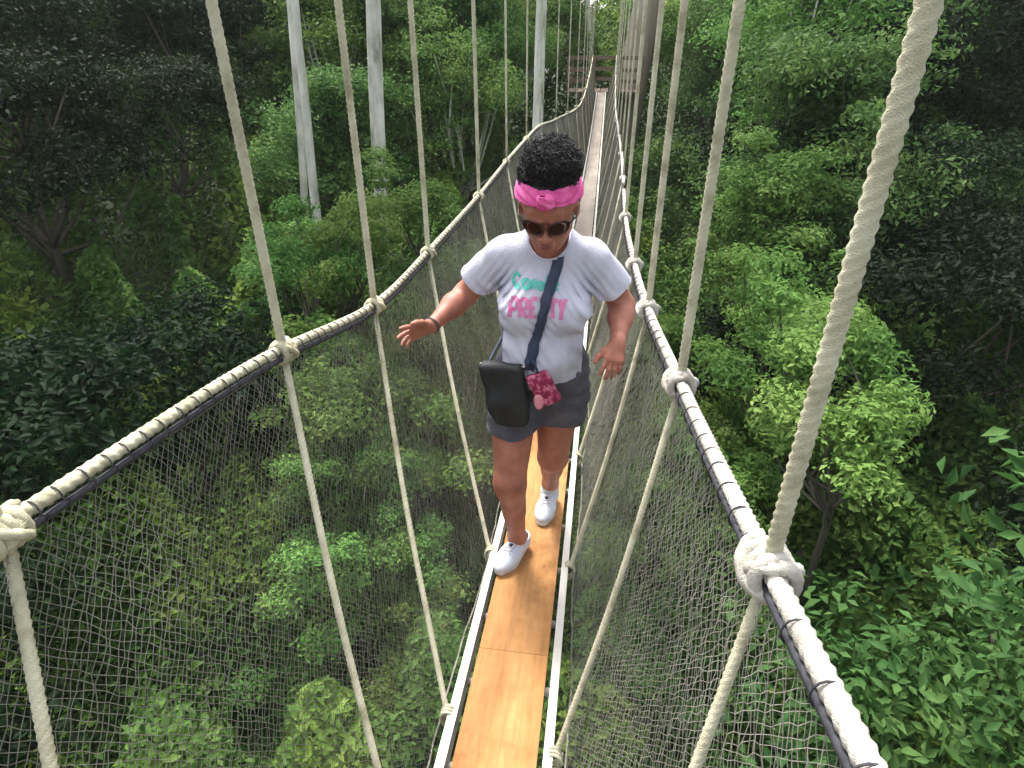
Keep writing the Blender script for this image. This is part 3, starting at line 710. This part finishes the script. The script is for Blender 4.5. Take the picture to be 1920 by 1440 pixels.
sm = body_o.modifiers.new('smooth', 'SMOOTH'); sm.factor = .5; sm.iterations = 2
# ---- T-shirt
def cloth(name, fn, lo, hi, keep, mat, h=.005, thick=.003, iters=2, hem=0):
    V, F = surface(fn, lo, hi, h); k = keep(V)
    m = k[F].all(1); F = F[m]; used = np.unique(F); mp = np.full(len(V), -1); mp[used] = np.arange(len(used)); V = V[used]; F = mp[F]
    o = mesh_np(name, V, F, mat)
    s = o.modifiers.new('smooth', 'SMOOTH'); s.factor = .6; s.iterations = iters
    s = o.modifiers.new('solid', 'SOLIDIFY'); s.thickness = thick; s.offset = 1
    ppart(o)
    if hem:
        E = np.concatenate([F[:, [i, (i+1) % 4]] for i in range(4)]); Es = np.sort(E, 1); u_, inv, cnt_ = np.unique(Es, axis=0, return_inverse=True, return_counts=True)
        B = u_[cnt_ == 1]; adj = {}
        for a, b_ in B.tolist(): adj.setdefault(a, []).append(b_); adj.setdefault(b_, []).append(a)
        seen = set(); nh = 0
        for st in list(adj):
            if st in seen or len(adj[st]) != 2: continue
            loop = [st]; seen.add(st); cur = adj[st][0]
            while cur not in seen and len(adj[cur]) >= 2:
                loop.append(cur); seen.add(cur); nx = [k_ for k_ in adj[cur] if k_ not in seen]
                if not nx: break
                cur = nx[0]
            if len(loop) < 24: continue
            Q = V[loop]
            for _ in range(5): Q = .5*Q+.25*(np.roll(Q, 1, 0)+np.roll(Q, -1, 0))
            g = Geo(); Q = np.vstack([Q, Q[:1]]); cen = Q.mean(0); g.tube(Q, hem, 6, cap=False); ho = g.build('hem', mat); ho.parent = o
    return o, V, F
shirt_m = simple('white jersey', [(.3, (.47, .47, .56)), (.7, (.58, .57, .65))], 5, .85, .25, 160, spec=.2)
SEr = SR+(ER-SR)*.55; SEl = SL+(EL_-SL)*.55
shirt_p = [('+', .05, [el((.032, 1.975, -.99), (.170, .122, .12)), el((.034, 1.955, -.88), (.166, .122, .16)), el((.035, 1.955, -.73), (.155, .112, .17)), rc(SR+(.03, 0, .0), SL-(.03, 0, .0), .054, .054), rc((-.07, 1.96, -.575), (.0, 1.95, -.555), .045, .05), rc((.14, 1.96, -.575), (.09, 1.95, -.555), .045, .05),
            rc((.04, 1.965, -.60), (.045, 1.93, -.51), .060, .062)]), ('+', .035, [el((-.035, 1.882, -.75), (.078, .070, .075)), el((.108, 1.882, -.75), (.078, .070, .075)), el((.022, 1.90, -.94), (.115, .085, .11))]),
           ('+', .035, [rc(SR, SEr+(SEr-SR)*.3, .053, .067), rc(SL, SEl+(SEl-SL)*.3, .053, .067)])]
def shirt_fn(P):
    d = sdf(shirt_p, P); z = P[:, 2]
    fold = .0065*noise3(P*np.array([1.4, 1, .5]), 42)+.004*noise3(P*np.array([1, 1, .7]), 75, 2)
    low = np.clip((-.78-z)/.2, 0, 1)
    arm = np.exp(-((P[:, 0]+.10)**2+(z+.68)**2)/.004)+np.exp(-((P[:, 0]-.17)**2+(z+.68)**2)/.004)
    side = np.clip((abs(P[:, 0]-.035)-.07)/.06, 0, 1)*np.clip((-.66-z)/.06, 0, 1)
    pull = np.exp(-((P[:, 0]-(.058+(z+.66)*.22))/.05)**2)*np.clip((-.62-z)/.1, 0, 1)
    d = d+.0045*side*np.sin((z*.9+P[:, 0]*.8)*95+2*np.sin(P[:, 0]*31))+.003*pull*np.sin((z+P[:, 0]*1.4)*120+1.5*np.sin(z*40))
    return d+fold*(.5+.9*low)+.006*arm*np.sin((z+abs(P[:, 0]-.035)*1.3)*170)
nR = (ER-SR)/np.linalg.norm(ER-SR); nL = (EL_-SL)/np.linalg.norm(EL_-SL)
def shirt_keep(V):
    x, y, z = V.T
    kR = ((V-SEr)@nR < .012) | (x > -.10); kL = ((V-SEl)@nL < .012) | (x < .17)
    hem = z > (-1.065+.05*np.sin(x*9+.6)+np.clip(.03-x, -1, 0)*0+.18*np.clip(x-.06, 0, 1)+.35*np.clip(-.03-x, 0, 1))
    neck = ~(((x-.045)/.066)**2+((z+.50)/.075)**2 < 1) | (y > 1.965)
    top = ~((z > -.538) & (((x-.045)/.064)**2+((y-1.945)/.09)**2 < 1))
    return kR & kL & hem & neck & top
shirt, SV, SF = cloth('t_shirt', shirt_fn, (-.40, 1.68, -1.16), (.44, 2.20, -.44), shirt_keep, shirt_m, .0048, .003, hem=.0045)
# ---- shorts
shorts_m = simple('dark cotton', [(.3, (.060, .057, .070)), (.7, (.12, .115, .135))], 8, .9, .3, 180, spec=.2)
kr = HIPR+(KNR-HIPR)*.48; kl = HIPL+(KNL-HIPL)*.46
def shorts_fn(P):
    d = sdf([('+', .035, [el((.025, 1.99, -1.03), (.175, .125, .13)), el((.028, 1.985, -1.0), (.158, .118, .15))]), ('+', .02, [rc(HIPR, kr+(kr-HIPR)*.3, .103, .098), rc(HIPL+(.008, 0, 0), kl+(kl-HIPL)*.3+(.008, 0, 0), .106, .100)])], P)
    return d+.006*noise3(P*np.array([1, 1, .6]), 50, 4)+.004*noise3(P*np.array([.5, 1, 1.3]), 90, 1)
def shorts_keep(V): x, y, z = V.T; return (z > -1.248+.010*np.sin(x*20)) & (z < -.93)
shorts, _, _ = cloth('shorts', shorts_fn, (-.26, 1.78, -1.40), (.30, 2.20, -.84), shorts_keep, shorts_m, .005, .003, hem=.004)
# ---- shoes
shoe_m = simple('white canvas', [(.3, (.44, .47, .55)), (.7, (.56, .58, .63))], 14, .7, .2, 200)
sole_m = simple('white rubber', [(.3, (.46, .44, .41)), (.7, (.56, .54, .51))], 20, .5)
lace_m = simple('lace', [(.3, (.42, .42, .44)), (.7, (.5, .5, .52))], 50, .8)
for toe, heel, an in ((toeR, heelR, ANR), (toeL, heelL, ANL)):
    f = foot_dirs(heel, toe); s_ = np.cross(f, (0, 0, 1)); s_ /= np.linalg.norm(s_); up = np.cross(s_, f); L = np.linalg.norm(toe-heel)
    def at(a, b_, c): return heel+f*a*L+s_*b_+up*c
    R = np.stack([s_, f, up], 1)
    pr = [('+', .02, [rc(at(.14, 0, .045), at(.55, 0, .043), .036, .036), rc(at(.55, 0, .04), at(.80, 0, .034), .036, .032), el(at(.66, .0, .034), (.044, .085, .028), R), el(at(.16, 0, .06), (.036, .042, .045), R), rc(at(.2, 0, .05), at(.2, 0, .09), .036, .038)])]
    def fn(P, pr=pr, at=at, up=up):
        d = sdf(pr, P); z = (P-at(0, 0, 0))@up; d = np.maximum(d, .016-z); return d
    def keep(V, at=at, up=up, f=f):
        z = (V-at(0, 0, 0))@up; a = (V-heel)@f/L; return (z < .082+.0*a)
    lo = np.minimum(toe, heel)-.10; hi = np.maximum(toe, heel)+.14
    o, _, _ = cloth('shoe', fn, lo, hi, keep, shoe_m, .004, .0025, 3, hem=.0045)
    g = Geo(); ts = np.linspace(0, 2*math.pi, 48, endpoint=False); V = []; rows = [(0.0, .96), (.004, 1.0), (.018, 1.0), (.024, .975)]
    for hgt, sc in rows:
        for t in ts:
            a = .5-.53*math.cos(t); wd = (.037+.012*math.exp(-((a-.68)/.22)**2))*abs(math.sin(t))**.62*np.sign(math.sin(t)); V.append(at(.5+(a-.5)*sc, wd*sc, hgt+.0015))
    n = 48; F = [[r*n+j, r*n+(j+1) % n, (r+1)*n+(j+1) % n, (r+1)*n+j] for r in range(3) for j in range(n)]+[list(range(n))[::-1], list(range(3*n, 4*n))]
    g.add(V, F); so = g.build('sole', sole_m); so.parent = o
    g = Geo(); bv = BVHTree.FromPolygons([tuple(v) for v in np.array([tuple(x.co) for x in o.data.vertices])], [tuple(p.vertices) for p in o.data.polygons])
    for i in range(5):
        for sg in (-1, 1):
            pts = []
            for t in np.linspace(-1, 1, 9):
                q = at(.40+.07*i+.035*t*sg, t*.020, .2); hit = bv.ray_cast(Vector(q), Vector(-up))
                if hit[0] is not None: pts.append(np.array(hit[0])+up*.004)
            if len(pts) > 4: g.tube(pts, .0032, 5)
    if g.n: lo_ = g.build('lace', lace_m); lo_.parent = o
    # ankle sock rim
    g = Geo(); zb = at(0, 0, 0)[2]; g.tube([(an[0], an[1], zb+.045), (an[0], an[1], zb+.07), (an[0], an[1]-.002, zb+.098), (an[0], an[1]-.003, zb+.108)], [.041, .043, .042, .041], 20)
    so = g.build('sock', sole_m); so.parent = o
# ---- hair: cap, bun of curls
hair_m = simple('black hair', [(.3, (.006, .005, .006)), (.7, (.022, .018, .02))], 60, .55, .5, 300)
def hair_fn(P): 
    d = d_prim(hel(0, -.018, .033, .083, .099, .094), P)
    return d+.0015*noise3(P, 260)
def hair_keep(V): q = (V-HC)@RH_/HSC; return (q[:, 2] > .084-.30*(q[:, 1]+.08)-.004) | ((-q[:, 1] < -.005) & (q[:, 2] > -.03))
hair, _, _ = cloth('hair', hair_fn, HC-.16, HC+.17, hair_keep, hair_m, .005, .002, 1)
BC = hp(.008, -.012, .130); rg = np.random.default_rng(5); g = Geo()
def puff(P): return d_prim(hel(.008, -.012, .130, .056, .054, .038), P)+.010*noise3(P, 75)
pv, pf = surface(puff, BC-.13, BC+.13, .006); g.add(pv, pf.tolist())
for i in range(2200):
    d = rg.normal(0, 1, 3); d /= np.linalg.norm(d); c = BC+(RH_@(d*np.array([.062, .058, .043])))*rg.uniform(.93, 1.08); u = np.cross(d, rg.normal(0, 1, 3)); u /= np.linalg.norm(u); w = np.cross(d, u)
    a = np.linspace(0, 2*math.pi*rg.uniform(.8, 1.6), 9); rr = rg.uniform(.006, .012); D3 = RH_@d
    p = c+np.outer(np.cos(a)*rr*.8, u)+np.outer(np.sin(a)*rr*.8, w)+np.outer(a*.0028, D3); g.tube(p, .0010, 4, cap=False)
for i in range(260):                                 # short curls along the hairline
    t = rg.uniform(-1, 1); c = hp(.078*math.sin(t*1.9), .055*math.cos(t*1.9)-.01, .085+rg.uniform(-.012, .02)); a = np.linspace(0, 6, 7); u = rg.normal(0, 1, 3); u /= np.linalg.norm(u); w = np.cross(u, hu)
    g.tube(c+np.outer(np.cos(a)*.006, u)+np.outer(np.sin(a)*.006, w)+np.outer(a*.002, hu), .0015, 4, cap=False)
for i in range(420):                                 # loose flyaway coils
    d = rg.normal(0, 1, 3); d[2] = abs(d[2]); d /= np.linalg.norm(d); D3 = RH_@d; c = BC+(RH_@(d*np.array([.060, .056, .042]))); u = np.cross(D3, rg.normal(0, 1, 3)); u /= np.linalg.norm(u); w = np.cross(D3, u)
    a = np.linspace(0, rg.uniform(4, 9), 14); rr = rg.uniform(.003, .007); L_h = rg.uniform(.012, .034)
    g.tube(c+np.outer(np.cos(a)*rr, u)+np.outer(np.sin(a)*rr, w)+np.outer(a/a[-1]*L_h, D3+u*.4), .0007, 3, cap=False)
for i in range(300):                                 # side tuft that leans out of the bun
    d = rg.normal(0, 1, 3); d /= np.linalg.norm(d); c = hp(.058, -.01, .112)+(RH_@(d*np.array([.020, .024, .020]))); D3 = RH_@d; u = np.cross(D3, rg.normal(0, 1, 3)); u /= np.linalg.norm(u); w = np.cross(D3, u)
    a = np.linspace(0, 7, 10); g.tube(c+np.outer(np.cos(a)*.006, u)+np.outer(np.sin(a)*.006, w)+np.outer(a*.002, D3), .0010, 4, cap=False)
bun = g.build('hair_bun', hair_m); bun.parent = hair
# ---- headband
band_m = simple('pink jersey', [(.3, (.62, .06, .24)), (.6, (.80, .13, .38)), (.8, (.86, .28, .52))], 22, .8, .3, 120)
def band_fn(P):
    q = (P-HC)@RH_/HSC; d = d_prim(hel(0, -.012, .03, .0885, .1035, .094), P)
    kn = np.minimum(d_prim(hel(-.007, .094, .090, .011, .012, .024), P), d_prim(hel(.009, .094, .088, .012, .013, .021), P)); d = smin(d, kn, .006)
    return d+.0022*np.sin(q[:, 2]*330+6*np.sin(q[:, 0]*28))
def band_keep(V):
    q = (V-HC)@RH_/HSC; c = .084-(.30*(q[:, 1]+.08)); wdt = .0245-.003*np.exp(-(q[:, 0]/.025)**2)*(q[:, 1] < 0); return abs(q[:, 2]-c) < wdt
band, _, _ = cloth('headband', band_fn, HC-.17, HC+.18, band_keep, band_m, .004, .004, 1)
# ---- sunglasses
lens_m, nt, b = new_mat('dark lens'); b.inputs['Base Color'].default_value = (.035, .008, .006, 1); b.inputs['Roughness'].default_value = .08
frame_m, nt, b = new_mat('brown frame'); b.inputs['Base Color'].default_value = (.05, .015, .01, 1); b.inputs['Roughness'].default_value = .3
gl = ppart(bpy.data.objects.new('sunglasses', bpy.data.meshes.new('sunglasses'))); 
g = Geo(); lens = Geo()
for sg in (-1, 1):
    a = np.linspace(0, 2*math.pi, 29); ex = np.sign(np.cos(a))*abs(np.cos(a))**.8*.0275; ez = np.sign(np.sin(a))*abs(np.sin(a))**.8*.0215
    rim = np.array([hp(sg*.034+x, .101-6*(abs(sg*.034+x))**2*1.2, .003+z) for x, z in zip(ex, ez)]); g.tube(rim, .0026, 6)
    c = hp(sg*.034, .103-.008, .003); V = np.vstack([c[None], rim[:-1]]); lens.add(V, [[0, j+1, (j+1) % 28+1] for j in range(28)])
    V2 = V-hf*.002; lens.add(V2, [[0, (j+1) % 28+1, j+1] for j in range(28)])
    g.tube([hp(sg*.061, .078, .008), hp(sg*.077, .05, .008), hp(sg*.082, -.01, .006)], .0028, 6)
g.tube(smooth_path([hp(-.0085, .1, .006), hp(0, .105, .010), hp(.0085, .1, .006)], 5), .0026, 6)
bpy.data.objects.remove(gl); gl = ppart(g.build('sunglasses', frame_m)); le = lens.build('lens', lens_m); le.parent = gl
# lips
lip_m = simple('lips', [(.3, (.20, .06, .05)), (.7, (.28, .09, .08))], 60, .4)
g = Geo(); g.tube(smooth_path([hp(-.021, .080, -.067), hp(-.008, .089, -.061), hp(0, .0895, -.0625), hp(.008, .089, -.061), hp(.021, .080, -.067)], 4), [.0015]+[.0042]*15+[.0015], 7)
g.tube(smooth_path([hp(-.019, .080, -.069), hp(0, .0875, -.075), hp(.019, .080, -.069)], 6), [.0015]+[.005]*11+[.0015], 7)
ppart(g.build('lips', lip_m))
# bracelet
g = Geo(); ax = (WR-ER)/np.linalg.norm(WR-ER); u = np.cross(ax, (0, 0, 1)); u /= np.linalg.norm(u); w = np.cross(ax, u); a = np.linspace(0, 2*math.pi, 25)
for k in (.0, .007): g.tube(WR-ax*(.004+k)+np.outer(np.cos(a)*.0265, u)+np.outer(np.sin(a)*.0265, w), .003, 6)
ppart(g.build('bracelet', M['lash']))
# ---- lettering on the shirt (blurred brush script, teal above pink)
bvh = BVHTree.FromPolygons([tuple(v) for v in SV], [tuple(f) for f in SF])
def on_shirt(x, z, off=.004, bv=bvh):
    h = bv.ray_cast(Vector((x, 1.3, z)), Vector((0, 1, 0)))
    return np.array(h[0])+np.array(h[1])*(off if h[1].y < 0 else -off) if h[0] is not None else None
def ribbon(pts2, wid, name, mat, off=.0045, parent=None):
    pts2 = np.asarray(pts2, float); T = np.gradient(pts2, axis=0); T /= np.linalg.norm(T, axis=1)[:, None]+1e-9; Nn = np.c_[-T[:, 1], T[:, 0]]; V = []; F = []
    wid = np.broadcast_to(wid, (len(pts2),))
    for p, n_, w_ in zip(pts2, Nn, wid):
        for s_ in (-1, 0, 1):
            q = on_shirt(*(p+n_*s_*w_/2), off); V.append(q if q is not None else (V[-1] if V else np.zeros(3)))
    for i in range(len(pts2)-1):
        for k in (0, 1): F.append([i*3+k, i*3+k+1, (i+1)*3+k+1, (i+1)*3+k])
    return V, F
teal = simple('teal print', [(.3, (.05, .40, .33)), (.7, (.14, .52, .45))], 30, .8); pink = simple('pink print', [(.3, (.60, .10, .28)), (.7, (.62, .25, .42))], 30, .8)
def sp(c, n=6): return smooth_path(np.c_[np.array(c, float), np.zeros(len(c))], n)[:, :2]
def strokes(lst, x0, z0, sx, sz, w, name, mat):
    g = Geo()
    for st in lst:
        p = sp(st)*np.array([sx, sz])+np.array([x0, z0]); V, F = ribbon(p, w, name, mat); g.add(V, F)
    o = g.build(name, mat); o.parent = shirt; return o
# strokes in letter boxes about 1 high
tl = [[(.9, .8), (.5, 1.0), (.1, .6), (.15, .15), (.6, 0), (.95, .2)], [(1.2, .5), (1.5, .05), (1.9, .1), (2.0, .5), (1.6, .65), (1.25, .4)], [(2.3, .6), (2.35, .05), (2.5, .5), (2.8, .6), (2.9, .05)],
      [(3.7, .5), (3.3, .55), (3.2, .15), (3.6, .05), (3.8, .5), (3.85, .0)], [(4.3, 1.1), (4.2, .6), (4.25, .05), (4.55, .05)], [(4.9, .3), (5.4, .4), (5.2, .65), (4.9, .35), (5.1, .0), (5.5, .1)]]
strokes(tl, -.066, -.668, .0270, .040, .0105, 'teal_print', teal)
pk = [[(.1, 0), (.15, 1)], [(.15, 1), (.8, .95), (.8, .5), (.15, .45)], [(1.15, 0), (1.2, 1)], [(1.2, 1), (1.8, .9), (1.75, .5), (1.25, .45)], [(1.4, .45), (1.9, 0)],
      [(2.8, 1), (2.25, .98)], [(2.25, 1), (2.2, .02)], [(2.2, .52), (2.65, .52)], [(2.2, .02), (2.8, .0)], [(3.1, .97), (3.9, 1.0)], [(3.5, 1), (3.5, 0)], [(4.2, 1.0), (5.0, .97)], [(4.6, 1), (4.6, 0)], [(5.2, 1), (5.55, .5)], [(5.9, 1.05), (5.55, .5), (5.5, 0)]]
strokes(pk, -.070, -.752, .0275*1.12, .056, .0125, 'pink_print', pink)
# ---- cross body bag: strap on the shirt, black tote at the hip, pink pouch
strap_m = simple('navy webbing', [(.3, (.018, .024, .05)), (.7, (.04, .055, .10))], 40, .7, .3, 300)
bag_m = simple('black leather', [(.3, (.005, .006, .007)), (.7, (.016, .018, .019))], 12, .62, .3, 120)
BGc = np.array([-.078, 1.80, -1.035])
bag = tag(empty('shoulder_bag', BGc), 'black slouchy shoulder bag on a navy crossbody strap at the hip of the woman', 'bag')
def bag_fn(P):
    q = P-BGc; w = .088-.02*np.clip((-q[:, 2]-.02)/.12, 0, 1); e = np.stack([abs(q[:, 0]+.15*q[:, 2])-w+.03, abs(q[:, 1])-.035+.03, abs(q[:, 2]+.004)-.121+.02], 1)
    d = np.linalg.norm(np.maximum(e, 0), axis=1)+np.minimum(e.max(1), 0)-.02
    return d+.005*noise3(P, 45, 3)+.003*noise3(P*np.array([1, 1, .4]), 90)-.012*np.exp(-((q[:, 0])**2+(q[:, 2]+.04)**2)/.003)
V, F = surface(bag_fn, BGc-.17, BGc+.17, .005); o = mesh_np('bag_body', V-BGc, F, bag_m, bag)
g = Geo(); a = np.linspace(0, 1, 14); g.tube(np.c_[-.092+a*.165, np.full(14, -.0), .112-.012*np.sin(a*math.pi)]+np.array([.0, 0, 0]), .004, 6); g.build('zip', M['alu'], bag)
P2 = sp([(.080, -.56), (.074, -.60), (.058, -.66), (.036, -.76), (.010, -.87), (.0, -.94)], 10)
V, F = ribbon(P2, .034, 's', None, .007); V = np.array(V); V[:3] = V[3:6] if np.linalg.norm(V[1]) < .1 else V[:3]
sob = mesh_np('strap', V-BGc, F, strap_m, bag); so = sob.modifiers.new('solid', 'SOLIDIFY'); so.thickness = .003
g = Geo(); g.tube(smooth_path([V[-2]-BGc, np.array([.075, -.005, .135]), np.array([.07, 0, .10])], 6), .008, 6)
g.tube(smooth_path([V[4]-BGc, np.array([.085, 1.90, -.53])-BGc, np.array([.10, 1.96, -.52])-BGc, np.array([.09, 2.03, -.56])-BGc, np.array([.0, 2.09, -.75])-BGc, np.array([-.12, 2.08, -.92])-BGc, np.array([-.17, 1.92, -1.0])-BGc, np.array([-.165, 1.82, -.98])-BGc], 6), .006, 6)
g.build('strap_end', strap_m, bag)
pouch_m = simple('crimson print', [(.35, (.14, .004, .03)), (.5, (.30, .012, .075)), (.58, (.55, .18, .26)), (.7, (.32, .015, .08))], 45, .6)
pt_m = simple('rose cloth', [(.3, (.55, .16, .22)), (.7, (.75, .32, .38))], 25, .7)
PC = np.array([.052, 1.785, -.995]); pouch = tag(empty('coin_purse', PC), 'small crimson and rose patterned purse hanging beside the black bag', 'purse')
def po_fn(P):
    q = P-PC; a = math.radians(28); x = q[:, 0]*math.cos(a)+q[:, 2]*math.sin(a); z = -q[:, 0]*math.sin(a)+q[:, 2]*math.cos(a)
    e = np.stack([abs(x)-.030, abs(q[:, 1])-.006, abs(z)-.052], 1); return np.linalg.norm(np.maximum(e, 0), axis=1)+np.minimum(e.max(1), 0)-.010+.003*noise3(P, 70)
V, F = surface(po_fn, PC-.1, PC+.1, .0035); mesh_np('purse_body', V-PC, F, pouch_m, pouch)
def pt_fn(P): q = P-PC-np.array([-.014, -.012, -.045]); return d_prim(el((0, 0, 0), (.019, .010, .034)), q)+.002*noise3(P, 90)
V, F = surface(pt_fn, PC-.12, PC+.12, .0035); mesh_np('flap', V-PC, F, pt_m, pouch)
g = Geo(); g.tube([(-.02, 0, .055), (-.03, .0, .085), (-.04, 0, .10)], .004, 6); g.build('loop', strap_m, pouch)

# ---------------------------------------------------------------- humid air between the trees
hm = bpy.data.materials.new('haze'); hm.use_nodes = True; hn = hm.node_tree; hn.nodes.remove(hn.nodes['Principled BSDF'])
vol = hn.nodes.new('ShaderNodeVolumePrincipled'); vol.inputs['Density'].default_value = .0006; vol.inputs['Color'].default_value = (.85, .92, .84, 1)
hn.links.new(vol.outputs[0], hn.nodes['Material Output'].inputs['Volume'])
g = Geo(); g.box((0, 200, -7), (1300, 1100, 60)); hz = g.build('haze', hm, None, False); tag(hz, 'thin pale humid haze filling the air between the forest trees', 'haze', kind='stuff')
SC.cycles.volume_bounces = 0
